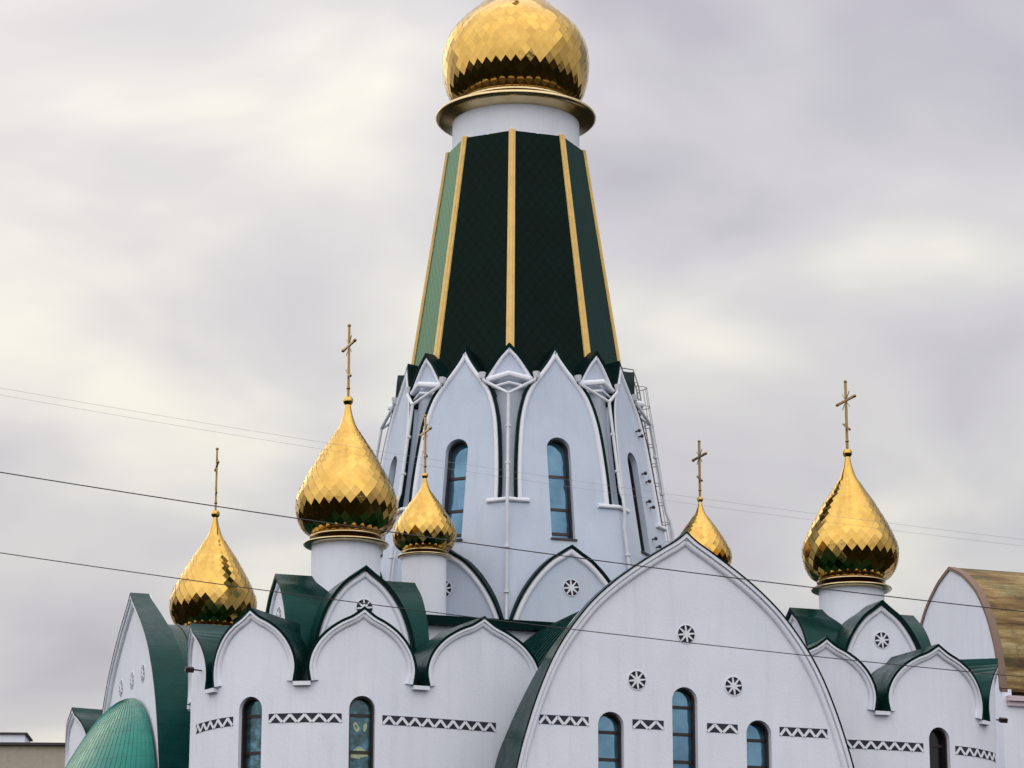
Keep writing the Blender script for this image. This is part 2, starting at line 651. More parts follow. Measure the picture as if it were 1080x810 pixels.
def frieze_zig(x0, x1, z0, z1, pitch=0.52, d=0.0):
    n = max(2, round((x1 - x0) / pitch))
    p = (x1 - x0) / n
    bms = []
    t_ = 0.052
    for i in range(n):
        a = x0 + i * p
        for (xa, za), (xb, zb) in (((a + 0.02, z0 + 0.02), (a + p / 2, z1 - 0.05)), ((a + p / 2, z1 - 0.05), (a + p - 0.02, z0 + 0.02))):
            e = Vector((xb - xa, zb - za)).normalized()
            nx, nz = -e.y * t_, e.x * t_
            bms.append(plate([(xa - nx, za - nz), (xb - nx, zb - nz), (xb + nx, zb + nz), (xa + nx, za + nz)], (), d - 0.02, d + 0.026 + 0.003 * (i % 2)))
    return join(*bms)


# ------------------------------------------------------------------ the church
church = bpy.data.objects.new('church', None)
COL.objects.link(church)
church.location = (0, 0, GROUND)
church.rotation_euler = (0, 0, PHI)
church['label'] = 'white church with green roofs, tall tent tower and gold onion domes'
church['category'] = 'church'


def part(name, bm, mat, parent=None, **kw):
    return finish(name, bm, mat, parent or church, **kw)


def window(place, cx, hw, z0, z1, bars, depth, glass='glass', label=None, motif=False):
    f = part('window', place(win_frame(cx, hw, z0, z1, bars, -depth)), M['frame'])
    if label:
        f['label'] = label
    part('glass_pane', place(plate(win_outline(cx, hw - 0.04, z0 + 0.03, z1 - 0.04), (), -depth - 0.03, -depth)), M[glass], f)
    return f


def rosette(place, cx, cz, r_, parent=None):
    d_ = part('rosette', place(rosette_disc(cx, cz, r_)), M['hole_shade'], parent)
    if parent is None:
        part('spokes', place(rosette_spokes(cx, cz, r_)), M['trim'], d_)
    else:
        part('rosette_spokes', place(rosette_spokes(cx, cz, r_)), M['trim'], parent)
    return d_


def frieze(place, x0, x1, z0, z1):
    d_ = part('frieze', place(frieze_band(x0, x1, z0, z1)), M['frieze'])
    part('zigzag', place(frieze_zig(x0, x1, z0, z1)), M['trim'], d_)


FOOT = -ZO            # base of the walls, measured from the eye

# ---- the big gables at the ends of the arms
GABLE = [(7.42, FOOT), (7.42, 8.0), (7.36, 10.0), (7.2, 12.3), (6.85, 14.2), (6.42, 15.7), (6.03, 16.8), (5.58, 17.85), (5.08, 18.75), (4.5, 19.57),
         (3.82, 20.37), (2.95, 21.15), (2.0, 21.85), (1.0, 22.5), (0.42, 22.86), (0, 23.2)]


def gable(angle, dist, wins, rosettes, friezes, back):
    mtx = wall_matrix(angle, dist)
    place = lambda bm: xf(bm, mtx)
    path = arch(GABLE, 5)
    holes = [win_outline(cx, hw, z0, z1) for cx, hw, z0, z1 in wins]
    part('gable_wall', place(plate(path, holes, -0.7, 0.0)), M['wall'])
    part('gable_moulding', place(join(sweep(path, roll(-0.37, -0.10, 0.14)), sweep(path, [(-0.12, -0.03), (-0.12, 0.20), (0.0, 0.20), (0.0, -0.03)]))), M['trim'])
    part('gable_hood', place(hood(path, 0.004, 0.06, 0.22, back)), [M['green'], M['dark_green']])
    for cx, hw, z0, z1 in wins:
        window(place, cx, hw, z0, z1, [z1 - 0.72, z1 - 1.75, z1 - 2.8, z1 - 3.9], 0.5)
    for cx, cz in rosettes:
        rosette(place, cx, cz, 0.36)
    for x0, x1 in friezes:
        frieze(place, x0, x1, 15.58, 15.93)


gable(0, 19.54, [(-3.12, 0.52, 11.6, 16.17), (-0.1, 0.52, 11.6, 17.26), (2.95, 0.52, 11.6, 16.14)], [(0, 19.3), (-2.05, 17.42), (1.93, 17.4)],
      [(-6.0, -4.02), (-2.25, -0.98), (0.8, 2.07), (3.82, 5.84)], lambda z: 0.3 if z > 19.5 else min(2.4, 0.3 + (19.5 - z) * 0.44))
gable(R(-90), 17.26, [], [(-2.2, 19.5), (0, 19.5), (2.1, 19.5)], [], lambda z: 0.6 + max(0, 23.2 - z) * 0.17 if z > 14 else 2.2)
gable(R(90), 17.41, [], [(0, 19.3)], [], lambda z: 0.6 + max(0, 23.2 - z) * 0.17 if z > 14 else 2.2)

# vaulted roofs behind the gables
VAULT = [(6.5, FOOT), (6.5, 10.0), (6.3, 12.3), (6.0, 14.2), (5.6, 15.7), (4.8, 17.5), (3.9, 19.0), (2.7, 20.4), (1.4, 21.4), (0, 22.0)]


def vault(angle, d_out, d_in):
    mtx = wall_matrix(angle, 0)
    path = arch(VAULT, 4)
    bms = [xf(hood(path, -0.15, 0.0, d_out, -d_in), mtx)]
    # standing seams
    n = int((d_out - d_in) / 0.55)
    for i in range(1, n):
        d = d_in + (d_out - d_in) * i / n
        bms.append(xf(sweep(path, [(-0.02, d - 0.02), (0.05, d - 0.02), (0.05, d + 0.02), (-0.02, d + 0.02)]), mtx))
    part('vault_roof', join(*bms), [M['green'], M['dark_green']])


vault(0, 19.2, 6.0)
vault(R(-90), 17.0, 6.0)
vault(R(90), 17.0, 6.0)
vault(R(180), 17.0, 6.0)

# apse with its conch on the left arm
pr = [(5.9 + 0.0, 13.0)]
conch = []
for i in range(15):
    a = i / 14 * math.pi / 2
    conch.append((6.15 * math.cos(a) ** 0.92 if i < 14 else 0.0, 12.9 + 5.75 * math.sin(a) ** 1.05))
apse_wall = lathe([(5.85, FOOT), (5.85, 12.95)], 40, -17.4, 0, R(90), R(270))
for w in apse_wall.verts:
    w.co.x = -17.4 + (w.co.x + 17.4) * 0.6
part('apse_wall', apse_wall, M['wall'], recalc=False)


def apse_shape(bm):
    for w in bm.verts:
        h = min(max((w.co.z - 12.9) / 5.75, 0), 1)
        w.co.x = -17.4 + (w.co.x + 17.4) * (0.6 - 0.28 * h)
    return bm


bms = [lathe(conch, 44, -17.4, 0, R(90), R(270))]
for k in range(1, 44):
    a = R(90) + R(180) * k / 44
    bms.append(tube([(-17.4 + r_ * math.cos(a), r_ * math.sin(a), z + 0.005) for r_, z in conch[:-1]], 0.022, 5))
bms = [apse_shape(q) for q in bms]
part('apse_roof', join(*bms), M['apse_green'], smooth=25)['label'] = 'pale green ribbed half dome over the apse'

# ---- the four rounded corner blocks
PLAN_WEST = [(3.0, 16.7), (4.6, 16.72), (6.5, 16.85), (9.0, 17.2), (11.3, 17.4), (13.1, 17.3), (14.4, 16.95), (15.95, 15.95), (16.85, 14.75), (17.3, 13.3), (17.38, 12.0), (17.1, 10.3), (16.4, 8.6), (15.4, 7.0), (14.2, 5.4)]
PLAN_EAST = [(3.0, 16.9), (4.6, 16.95), (6.5, 17.05), (9.0, 17.2), (11.0, 17.15), (12.6, 16.95), (13.9, 16.5), (15.15, 15.6), (15.9, 14.6), (16.3, 13.2), (16.2, 11.5), (15.7, 9.9), (14.9, 8.3), (13.9, 6.8), (12.8, 5.2)]


def plan_table(sx):
    """plan of a block from the front (or back) wall round the corner to the side, as arc length and |x|, |y|"""
    pts = catmull(PLAN_WEST if sx < 0 else PLAN_EAST, 40)
    tab = [(0.0, Vector(pts[0]))]
    for p_ in pts[1:]:
        tab.append((tab[-1][0] + (Vector(p_) - tab[-1][1]).length, Vector(p_)))
    z_ = next(t_[0] for t_ in tab if t_[1].x >= 14.4)
    return [(t_[0] - z_, t_[1]) for t_ in tab]      # zero at the bracket between front and corner arch


PLANS = {-1: plan_table(-1), 1: plan_table(1)}


def plan_at(sx, s_):
    tab = PLANS[sx]
    lo, hi = 0, len(tab) - 1
    while hi - lo > 1:
        mid = (lo + hi) // 2
        if tab[mid][0] <= s_:
            lo = mid
        else:
            hi = mid
    a, b_ = tab[lo], tab[hi]
    return a[1].lerp(b_[1], (s_ - a[0]) / max(b_[0] - a[0], 1e-9))


def block_place(sx, sy, step=0.28):
    sg = -1 if sx * sy > 0 else 1     # which way round the wall runs, seen from outside

    def at(s_):
        p = plan_at(sx, sg * s_)
        return Vector((sx * p.x, sy * p.y))

    def f(bm):
        xs = [w.co.x for w in bm.verts]
        x0, x1 = min(xs), max(xs)
        k = math.floor(x0 / step) + 1
        while k * step < x1:
            bmesh.ops.bisect_plane(bm, geom=bm.verts[:] + bm.edges[:] + bm.faces[:], dist=1e-5, plane_co=(k * step, 0, 0), plane_no=(1, 0, 0))
            k += 1
        for w in bm.verts:
            q = at(w.co.x)
            t_ = (at(w.co.x + 0.12) - at(w.co.x - 0.12)).normalized()
            q = q + Vector((t_.y, -t_.x)) * (-w.co.y)
            w.co.x, w.co.y = q.x, q.y
        return bm
    return f


def s_of(sx, x):
    return next(t_[0] for t_ in PLANS[sx] if t_[1].x >= x)


KOK = [(2.02, 17.12), (2.10, 17.65), (2.0, 18.15), (1.74, 18.62), (1.36, 19.02), (0.88, 19.34), (0.42, 19.56), (0, 19.86)]
def block(sx, sy, detail=True):
    place = block_place(sx, sy)
def block(sx, sy):
    place = block_place(sx, sy)
    sg = -1 if sx * sy > 0 else 1
    marks = [s_of(sx, 4.7), s_of(sx, 9.9 if sx < 0 else 9.3), 0.0, 4.1, 8.7, 12.6]
    ARCHES = [(sg * (a + b_) / 2, (b_ - a - 0.56) / 4.2) for a, b_ in zip(marks, marks[1:])]
    ARCHES.sort()
    mid = {k_: sg * (marks[k_] + marks[k_ + 1]) / 2 for k_ in range(5)}
    wins = [(mid[2], 0.5), (mid[1], 0.5), (mid[3], 0.5)] if sx > 0 else [(mid[2], 0.5), (mid[1], 0.5)]
    marks = [sg * q for q in marks]
    SEND0, SEND = min(marks) - 0.7, max(marks) + 0.7
    top = [(SEND0, FOOT), (SEND0, 17.12)]
    for c, k in ARCHES:
        top += arch(KOK, 4, c, k)
    top += [(SEND, 17.12), (SEND, FOOT)]
    top = list(reversed(top))
    holes = [win_outline(c, hw, 11.8, 16.62) for c, hw in wins]
    part('corner_block_wall', place(plate(top, holes, -0.6, 0.0)), M['wall'])
    for i, (c, hw) in enumerate(wins):
        g = 'stained' if sx < 0 else 'black_glass'
        f_ = window(place, c, hw, 11.8, 16.62, [15.93, 14.55, 13.2], 0.42, g)
        if sx < 0 and sy < 0 and i == 1:
            for ox, oz, rx, rz, tilt in ((-0.14, 15.5, 0.11, 0.19, 0.35), (0.22, 15.5, 0.07, 0.17, -0.2)):
                lp, li = [], []
                for q in range(16):
                    a = 2 * math.pi * q / 16
                    x, z = rx * math.cos(a), rz * math.sin(a)
                    lp.append((c + ox + x * math.cos(tilt) - z * math.sin(tilt), oz + x * math.sin(tilt) + z * math.cos(tilt)))
                    li.append((c + ox + 0.45 * (x * math.cos(tilt) - z * math.sin(tilt)), oz + 0.45 * (x * math.sin(tilt) + z * math.cos(tilt))))
                part('stained_motif', place(plate(lp, [li] if rx > 0.1 else (), -0.43, -0.405)), M['motif'], f_)
            bms = (sweep([(c - 0.34 + 0.0, 14.35)] + [(c - 0.34 * math.cos(a), 14.42 + 0.3 * math.sin(a)) for a in [math.pi * q / 10 for q in range(11)]][1:], [(0, -0.43), (0, -0.40), (-0.36, -0.40), (-0.36, -0.43)]))
            part('stained_motif', place(bms), M['motif'], f_)
            lp = [(c + 0.17 * math.cos(a), 14.66 + 0.13 * math.sin(a)) for a in [2 * math.pi * q / 14 for q in range(14)]]
            part('stained_motif', place(plate(lp, (), -0.43, -0.40)), M['motif_blue'], f_)
    for c, k in ARCHES:
        path = arch(KOK, 4, c, k)
        g = part('arch_moulding', place(join(sweep(path, roll(-0.25, -0.02, 0.11)), sweep(path, [(-0.08, -0.03), (-0.08, 0.17), (0.0, 0.17), (0.0, -0.03)]))), M['trim'])
        # small barrel roof running in behind each arch
        part('barrel_roof', place(hood(path, 0.004, 0.10, 0.18, 3.6, lambda x, z, c=c: (c + (x - c) * 0.82, z - 0.05))), [M['green'], M['dark_green']])
    for s_ in marks:
        part('bracket', place(plate([(s_ - 0.32, 16.95), (s_ + 0.32, 16.95), (s_ + 0.32, 17.1), (s_ - 0.32, 17.1)], (), -0.05, 0.2)), M['trim'])
    g_ = 0.78
    for a, b_ in ((mid[1], mid[2]), (mid[2], mid[3])):
        frieze(place, min(a, b_) + g_, max(a, b_) - g_, 15.58, 15.93)
    a = mid[1]
    d_ = 1 if mid[0] > mid[1] else -1
    frieze(place, *sorted((a + d_ * g_, a + d_ * (g_ + 4.7))), 15.58, 15.93)
    # deck behind the arches
    bm = bmesh.new()
    ring = [plan_at(sx, PLANS[sx][0][0] + (PLANS[sx][-1][0] - PLANS[sx][0][0]) * i / 63) for i in range(64)]
    lo = [bm.verts.new((sx * (p.x - 0.35), sy * (p.y - 0.35), 17.0)) for p in ring]
    hi = [bm.verts.new((sx * (11 + (p.x - 11) * 0.5), sy * (11 + (p.y - 11) * 0.5), 18.7)) for p in ring]
    for i in range(64):
        j = (i + 1) % 64
        bm.faces.new((lo[i], lo[j], hi[j], hi[i]))
    bm.faces.new(hi)
    bm.faces.new(list(reversed(lo)))
    part('roof_deck', bm, M['dark_green'])
    # upper tier: four crossing gables under the drum
    cx, cy = sx * 11.15, sy * 11.15
    UP = [(1.95, 18.0), (1.93, 18.9), (1.82, 19.6), (1.55, 20.4), (1.18, 21.05), (0.75, 21.55), (0.35, 21.85), (0, 22.12)]
    path = arch(UP, 5)
    for q in range(4):
        mt = Matrix.Translation((cx, cy, 0)) @ wall_matrix(R(90 * q), 2.7)
        pl = lambda bm, mt=mt: xf(bm, mt)
        g = part('small_gable', pl(plate(path, (), -0.3, 0.0)), M['wall'])
        part('moulding', pl(sweep(path, roll(-0.25, -0.02, 0.11))), M['trim'], g)
        part('gable_roof', pl(hood(path, 0.004, 0.13, 0.2, 2.7)), [M['green'], M['dark_green']])
        rosette(pl, 0, 20.62, 0.34, g)
    return cx, cy


for (px_, py_, pz_), sx_ in (((-17.5, -13.0, 17.95), -1), ((16.42, -13.5, 17.6), 1)):
    part('floodlight', join(tube([(px_ - sx_ * 0.2, py_, pz_), (px_ + sx_ * 0.3, py_ - 0.1, pz_ + 0.02)], 0.03, 6),
                            xf(box(-0.16, 0.16, -0.1, 0.1, -0.09, 0.09), Matrix.Translation((px_ + sx_ * 0.36, py_ - 0.12, pz_)) @ Matrix.Rotation(R(25), 4, 'X'))), M['frame'])

# ---- onion domes
ONION = [(1.40, 0.0), (1.60, 0.12), (1.82, 0.34), (1.98, 0.70), (2.05, 1.12), (2.02, 1.50), (1.87, 1.86), (1.69, 2.24), (1.48, 2.62),
         (1.26, 2.99), (1.03, 3.37), (0.74, 3.78), (0.50, 4.15), (0.33, 4.45), (0.19, 4.85), (0.11, 5.25)]


def onion_skin(prof, cx, cy, z0, n, tiled_to, tilt):
    """diamond tiles, each a flat lozenge, over an inner shell"""
    fine = catmull(prof, 8)
    # walk up the profile in half-tile steps
    rows = [fine[0]]
    acc = 0
    for a, b_ in zip(fine, fine[1:]):
        acc += math.hypot(b_[0] - a[0], b_[1] - a[1])
        need = max(0.55 * 2 * math.pi * b_[0] / n, 0.05 * prof[4][0] / 2.0)
        if acc >= need:
            rows.append(b_)
            acc = 0
    rows = [r_ for r_ in rows if r_[1] <= tiled_to]
    rnd = random.Random(n * 31 + int(z0 * 10))

    def pt(k, j):
        a = 2 * math.pi * (j + (0.5 if k % 2 else 0)) / n
        r_, z = rows[k]
        return Vector((cx + r_ * math.cos(a), cy + r_ * math.sin(a), z0 + z))
    bm = bmesh.new()
    for k in range(1, len(rows) - 1):
        for j in range(n):
            jo = j if k % 2 == 0 else j
            lo, hi = pt(k - 1, j if k % 2 == 0 else j), None
            # lozenge around angular position of row k tips
            a_mid = j + (0.0 if k % 2 else 0.5)
            def P(kk, ang):
                r_, z = rows[kk]
                a = 2 * math.pi * ang / n
                return Vector((cx + r_ * math.cos(a), cy + r_ * math.sin(a), z0 + z))
            b0, t0 = P(k - 1, a_mid), P(k + 1, a_mid)
            l0, r0 = P(k, a_mid - 0.5), P(k, a_mid + 0.5)
            c = (b0 + t0 + l0 + r0) / 4
            nrm = (r0 - l0).cross(t0 - b0).normalized()
            nrm = (nrm + Vector((rnd.gauss(0, 1), rnd.gauss(0, 1), rnd.gauss(0, 1))) * 0.014 + Vector((0, 0, tilt))).normalized()
            vs = []
            for p in (b0, r0, t0, l0):
                q = p - nrm * (p - c).dot(nrm) + nrm * 0.012
                vs.append(bm.verts.new(c + (q - c) * 0.995))
            bm.faces.new(vs)
    shell = lathe([(r_ * 0.99, z0 + z) for r_, z in fine], n * 2, cx, cy)
    return bm, shell


def dome(cx, cy, z0, kr, kz, n, prof=ONION, ball_r=0.21, cross_h=3.0, drum_to=21.0, drum_r=1.38, ring=True, wall='wall', cross_turn=0.0, tilt=-0.075):
    p = [(r_ * kr, z * kz) for r_, z in prof]
    top = p[-1][1]
    tiles, shell = onion_skin(p, cx, cy, z0, n, top * 0.80, tilt)
    d_ = part('dome', shell, M['gold'], smooth=60)
    part('gilded_tiles', tiles, M['gold'], d_, smooth=0, recalc=False)
    # base mouldings
    if ring:
        k = kr
        z_ = z0
        prof_r = [(1.30 * k, z_ + 0.06 * k), (1.42 * k, z_ + 0.02 * k), (1.46 * k, z_ - 0.02 * k), (1.46 * k, z_ - 0.06 * k), (1.42 * k, z_ - 0.09 * k), (1.34 * k, z_ - 0.10 * k), (1.18 * k, z_ - 0.26 * k),
                  (1.58 * k, z_ - 0.27 * k), (1.67 * k, z_ - 0.29 * k), (1.71 * k, z_ - 0.33 * k), (1.71 * k, z_ - 0.37 * k), (1.67 * k, z_ - 0.41 * k), (1.58 * k, z_ - 0.43 * k), (1.3 * k, z_ - 0.47 * k)]
        cb = lathe(prof_r, 64, cx, cy)
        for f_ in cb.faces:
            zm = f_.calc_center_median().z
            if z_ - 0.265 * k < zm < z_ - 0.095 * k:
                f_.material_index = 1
        part('collar', cb, [M['gold_trim'], M['cove_dark']], d_, smooth=50)
        part('drum', lathe([(drum_r, drum_to), (drum_r, z_ - 0.4 * k)], 64, cx, cy), M[wall], d_)
    part('finial', ball((cx, cy, z0 + top + ball_r * 0.8), ball_r), M['gold'], d_)
    if cross_h:
        zb = z0 + top + ball_r * 1.6
        h = cross_h
        th = 0.045 * (0.6 + 0.4 * h / 3)
        hb = 0.285 * h
        bms = [box(cx - th, cx + th, cy - th, cy + th, zb, zb + h)]
        zc_ = zb + 0.72 * h
        bms.append(box(cx - th * 0.97, cx + th * 0.97, cy - hb, cy + hb, zc_ - th, zc_ + th))
        zf = zb + 0.33 * h
        fb = box(-th * 0.9, th * 0.9, -hb * 0.42, hb * 0.42, -th * 0.9, th * 0.9)
        xf(fb, Matrix.Translation((cx, cy, zf)) @ Matrix.Rotation(R(32), 4, 'X'))
        bms.append(fb)
        for c in ((cx, cy, zb + h), (cx, cy - hb, zc_), (cx, cy + hb, zc_)):
            bms.append(ball(c, th * 1.7, 10))
        for sy_, sz_ in ((1, 1), (1, -1), (-1, 1), (-1, -1)):   # rays between the arms
            bms.append(tube([(cx, cy, zc_), (cx, cy + sy_ * 0.34 * hb / 0.85, zc_ + sz_ * 0.34 * hb / 0.85)], 0.018, 5))
        bms.append(ball((cx, cy, zb + 0.12 * h), th * 1.8, 10))
        cb = join(*bms)
        if cross_turn:
            xf(cb, Matrix.Translation((cx, cy, 0)) @ Matrix.Rotation(cross_turn, 4, 'Z') @ Matrix.Translation((-cx, -cy, 0)))
        part('cross', cb, M['cross_gold'], d_)
    return d_


for sx, sy in ((-1, -1), (1, -1), (-1, 1), (1, 1)):
    cx, cy = block(sx, sy)
    if (sx, sy) != (1, 1):
        dz, turn = {(-1, -1): (0.16, 0), (1, -1): (-0.25, 0), (-1, 1): (0.0, -10)}[(sx, sy)]
        dome(cx, cy, 23.82 + dz, 1.0, 1.035, 30, cross_turn=R(turn))
for sx, sy in ((-1, -1), (1, -1)):
    dome(sx * 6.32, sy * 6.32, 24.6 if sx < 0 else 24.5, 0.655, 0.604, 26, ball_r=0.14, cross_h=2.5, drum_to=20.5, drum_r=0.93)

# ---- tower
part('crossing_body', box(-7.3, 7.3, -7.3, 7.3, FOOT, 21.35), M['wall'])
part('crossing_roof', join(box(-7.75, 7.75, -7.75, 7.75, 21.3, 21.5), box(-7.6, 7.6, -7.6, 7.6, 21.5, 21.7)), M['dark_green'])

TR0, TSL, TZ0 = 5.45, 0.16, 34.7


def RV(z):
    return TR0 + TSL * (TZ0 - z)


C8 = math.cos(math.pi / 8)
TAU = math.atan(TSL * C8)


def octa(z, r_):
    return [Vector((r_ * math.sin(R(22.5 + 45 * k)), -r_ * math.cos(R(22.5 + 45 * k)), z)) for k in range(8)]


def frustum(levels):
    bm = bmesh.new()
    rows = [[bm.verts.new(p) for p in octa(z, r_)] for z, r_ in levels]
    for a, b_ in zip(rows, rows[1:]):
        for k in range(8):
            bm.faces.new((a[k], a[(k + 1) % 8], b_[(k + 1) % 8], b_[k]))
    bm.faces.new(rows[-1])
    bm.faces.new(list(reversed(rows[0])))
    return bm


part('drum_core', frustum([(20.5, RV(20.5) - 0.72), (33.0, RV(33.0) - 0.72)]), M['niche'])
tent = frustum([(32.4, 3.2 + (45.1 - 32.4) * 0.15), (45.1, 3.2)])
uvl = tent.loops.layers.uv.new('panel')
for f_ in tent.faces:
    c_ = f_.calc_center_median()
    tg = Vector((-c_.y, c_.x, 0)).normalized() if c_.xy.length > 0.5 else Vector((1, 0, 0))
    for l_ in f_.loops:
        l_[uvl].uv = (l_.vert.co.dot(tg), l_.vert.co.z)
part('tent_roof', tent, M['tent'], smooth=0)

for k in range(8):
    # painted ribs on the edges of the tent
    a = R(22.5 + 45 * k)
    out = Vector((math.sin(a), -math.cos(a), 0))
    tan = Vector((math.cos(a), math.sin(a), 0))
    bm = bmesh.new()
    rows = []
    for z, w in ((33.3, 0.185), (45.17, 0.15)):
        r_ = 3.2 + (45.1 - z) * 0.15
        P = out * r_ + Vector((0, 0, z))
        rows.append([bm.verts.new(P + tan * s_ * w + out * d) for s_, d in ((-1, -0.2), (-1, 0.0), (-0.45, 0.02), (-0.4, 0.07), (0.4, 0.07), (0.45, 0.02), (1, 0.0), (1, -0.2))])
    for j in range(8):
        bm.faces.new((rows[0][j], rows[0][(j + 1) % 8], rows[1][(j + 1) % 8], rows[1][j]))
    bm.faces.new(rows[1])
    bm.faces.new(list(reversed(rows[0])))
    part('gilded_rib', bm, M['yellow'], smooth=20)


def face_matrix(k):
    """flat space (x along, -y out, z = height above the eye) onto the leaning face k"""
    z0 = 20.0
    lean = Matrix.Rotation(-TAU, 4, 'X')
    sc = Matrix.Diagonal((1, 1, 1 / math.cos(TAU), 1))
    return Matrix.Rotation(R(45 * k), 4, 'Z') @ Matrix.Translation((0, -RV(z0) * C8, z0)) @ lean @ sc @ Matrix.Translation((0, 0, -z0))


def hwz(z):
    return RV(z) * math.sin(math.pi / 8)


PANEL = [(2.12, 27.25), (2.07, 28.4), (1.95, 29.8), (1.78, 31.0), (1.47, 32.05), (1.06, 32.75), (0.64, 33.3), (0.3, 33.78), (0, 34.3)]
LOWK = [(2.82, 21.5), (2.6, 22.1), (2.32, 22.72), (1.95, 23.33), (1.5, 23.92), (0.95, 24.47), (0.45, 24.8), (0, 25.1)]
for k in range(8):
    fm = face_matrix(k)
    pl = lambda bm, fm=fm: xf(bm, fm)
    arc = arch(PANEL, 5)
    outl = [(-hwz(20.5), 20.5), (-hwz(27.2), 27.2)] + arc + [(hwz(27.2), 27.2), (hwz(20.5), 20.5)]
    hole = win_outline(-0.08, 0.54, 25.6, 30.2)
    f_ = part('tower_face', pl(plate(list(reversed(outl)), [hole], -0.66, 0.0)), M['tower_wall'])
    part('moulding', pl(sweep(arc, roll(-0.23, 0.0, 0.12))), M['trim'], f_)
    part('gable_roof', pl(hood(arc, 0.004, 0.1, 0.1, lambda z: 1.6 if z > 32.2 else 0.1)), M['dark_green'], f_)
    window(pl, -0.08, 0.54, 25.6, 30.2, [28.55, 27.05, 25.95], 0.5)
    part('window_sill', pl(plate([(-0.68, 25.5), (0.52, 25.5), (0.52, 25.58), (-0.68, 25.58)], (), -0.5, 0.07)), M['frame'], f_)
    # lower pointed arches with a rosette
    vmx = wall_matrix(R(45 * k), 7.06)
    pv = lambda bm, vmx=vmx: xf(bm, vmx)
    arc2 = arch(LOWK, 5)
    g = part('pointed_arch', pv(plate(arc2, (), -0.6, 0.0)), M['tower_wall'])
    part('moulding', pv(sweep(arc2, roll(-0.32, -0.04, 0.13))), M['trim'], g)
    part('gable_roof', pv(hood(arc2, -0.03, 0.06, 0.16, 0.9)), M['dark_green'], g)
    rosette(pv, 0, 23.33, 0.36, g)

    # the corner between face k and face k + 1
    a = R(22.5 + 45 * k)
    out = Vector((math.sin(a), -math.cos(a), 0))
    tan = Vector((math.cos(a), math.sin(a), 0))

    def corner(s_, d, z, out=out, tan=tan):
        """s_ metres round the corner from its edge, d outwards"""
        r_ = RV(z)
        return out * (r_ + d / C8 - abs(s_) * math.sin(math.pi / 8)) + tan * s_ * math.cos(math.pi / 8) + Vector((0, 0, z))
    bm = bmesh.new()
    rows = []
    for z in (27.0, 28.5, 30, 31.5, 32.95):
        rows.append([bm.verts.new(corner(s_, d, z)) for s_, d in ((-1.3, -0.3), (0, -0.3), (1.3, -0.3), (1.3, -0.7), (0, -0.7), (-1.3, -0.7))])
    for r0, r1 in zip(rows, rows[1:]):
        for j in range(6):
            bm.faces.new((r0[j], r0[(j + 1) % 6], r1[(j + 1) % 6], r1[j]))
    bm.faces.new(rows[-1])
    bm.faces.new(list(reversed(rows[0])))
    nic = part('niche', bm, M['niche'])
    bm = bmesh.new()
    rr = []
    for s_ in (-1.0, 0, 1.0):
        rr.append([bm.verts.new(corner(s_, d, z)) for d, z in ((-0.3, 27.1), (0.09, 27.1), (0.14, 27.15), (0.14, 27.23), (0.09, 27.28), (-0.3, 27.28))])
    for r0, r1 in zip(rr, rr[1:]):
        for j in range(6):
            bm.faces.new((r0[j], r0[(j + 1) % 6], r1[(j + 1) % 6], r1[j]))
    bm.faces.new(rr[-1])
    bm.faces.new(list(reversed(rr[0])))
    part('sill', bm, M['trim'], nic)
    # little pediment over the niche
    PED = [(1.12, 32.7), (1.0, 32.95), (0.72, 33.4), (0.42, 33.85), (0.2, 34.1), (0, 34.32)]
    pm = wall_matrix(a, RV(33.5) - 0.36)
    pp = lambda bm, pm=pm: xf(bm, pm)
    arc3 = arch(PED, 4)
    g = part('pediment', pp(plate(arc3, (), -0.4, 0.0)), M['tower_wall'])
    part('moulding', join(pp(sweep(arc3, roll(-0.2, 0.0, 0.11))),
                          tube([corner(-1.15, -0.05, 32.8), corner(0, 0.0, 32.98), corner(1.15, -0.05, 32.8)], 0.14, 10),
                          tube([corner(-1.0, -0.12, 32.45), corner(0, -0.1, 32.6), corner(1.0, -0.12, 32.45)], 0.07, 8)), M['trim'], g)
    part('gable_roof', pp(hood(arc3, 0.004, 0.12, 0.12, 1.4)), M['dark_green'], g)
    # forked drain pipe
    J = corner(0, 0.22, 32.0)
    pipes = [tube([corner(-1.28, 0.16, 32.95), corner(-1.2, 0.16, 32.75), J], 0.075, 8), tube([corner(1.28, 0.16, 32.95), corner(1.2, 0.16, 32.75), J], 0.075, 8),
             tube([J, corner(0, 0.22, 27.9), corner(0, 0.32, 27.5), corner(0, 0.32, 26.8), corner(0, 0.2, 26.3), corner(0, 0.16, 21.6)], 0.07, 8)]
    for s_ in (-1.28, 1.28):
        pipes.append(tube([corner(s_, 0.16, 32.85), corner(s_, 0.16, 33.12)], [0.1, 0.17], 10))
    for z in (30.5, 28.8, 25.0, 23.0):
        pipes.append(tube([corner(0, 0.19, z - 0.05), corner(0, 0.19, z + 0.05)], 0.115, 8))
    part('drainpipe', join(*pipes), M['pipe'])

# access ladder on the right-hand corner of the tower
a = R(78)
out = Vector((math.sin(a), -math.cos(a), 0))
tan = Vector((math.cos(a), math.sin(a), 0))


def lad(s_, d, z):
    return out * (RV(z) * 0.955 + d) + tan * s_ + Vector((0, 0, z))


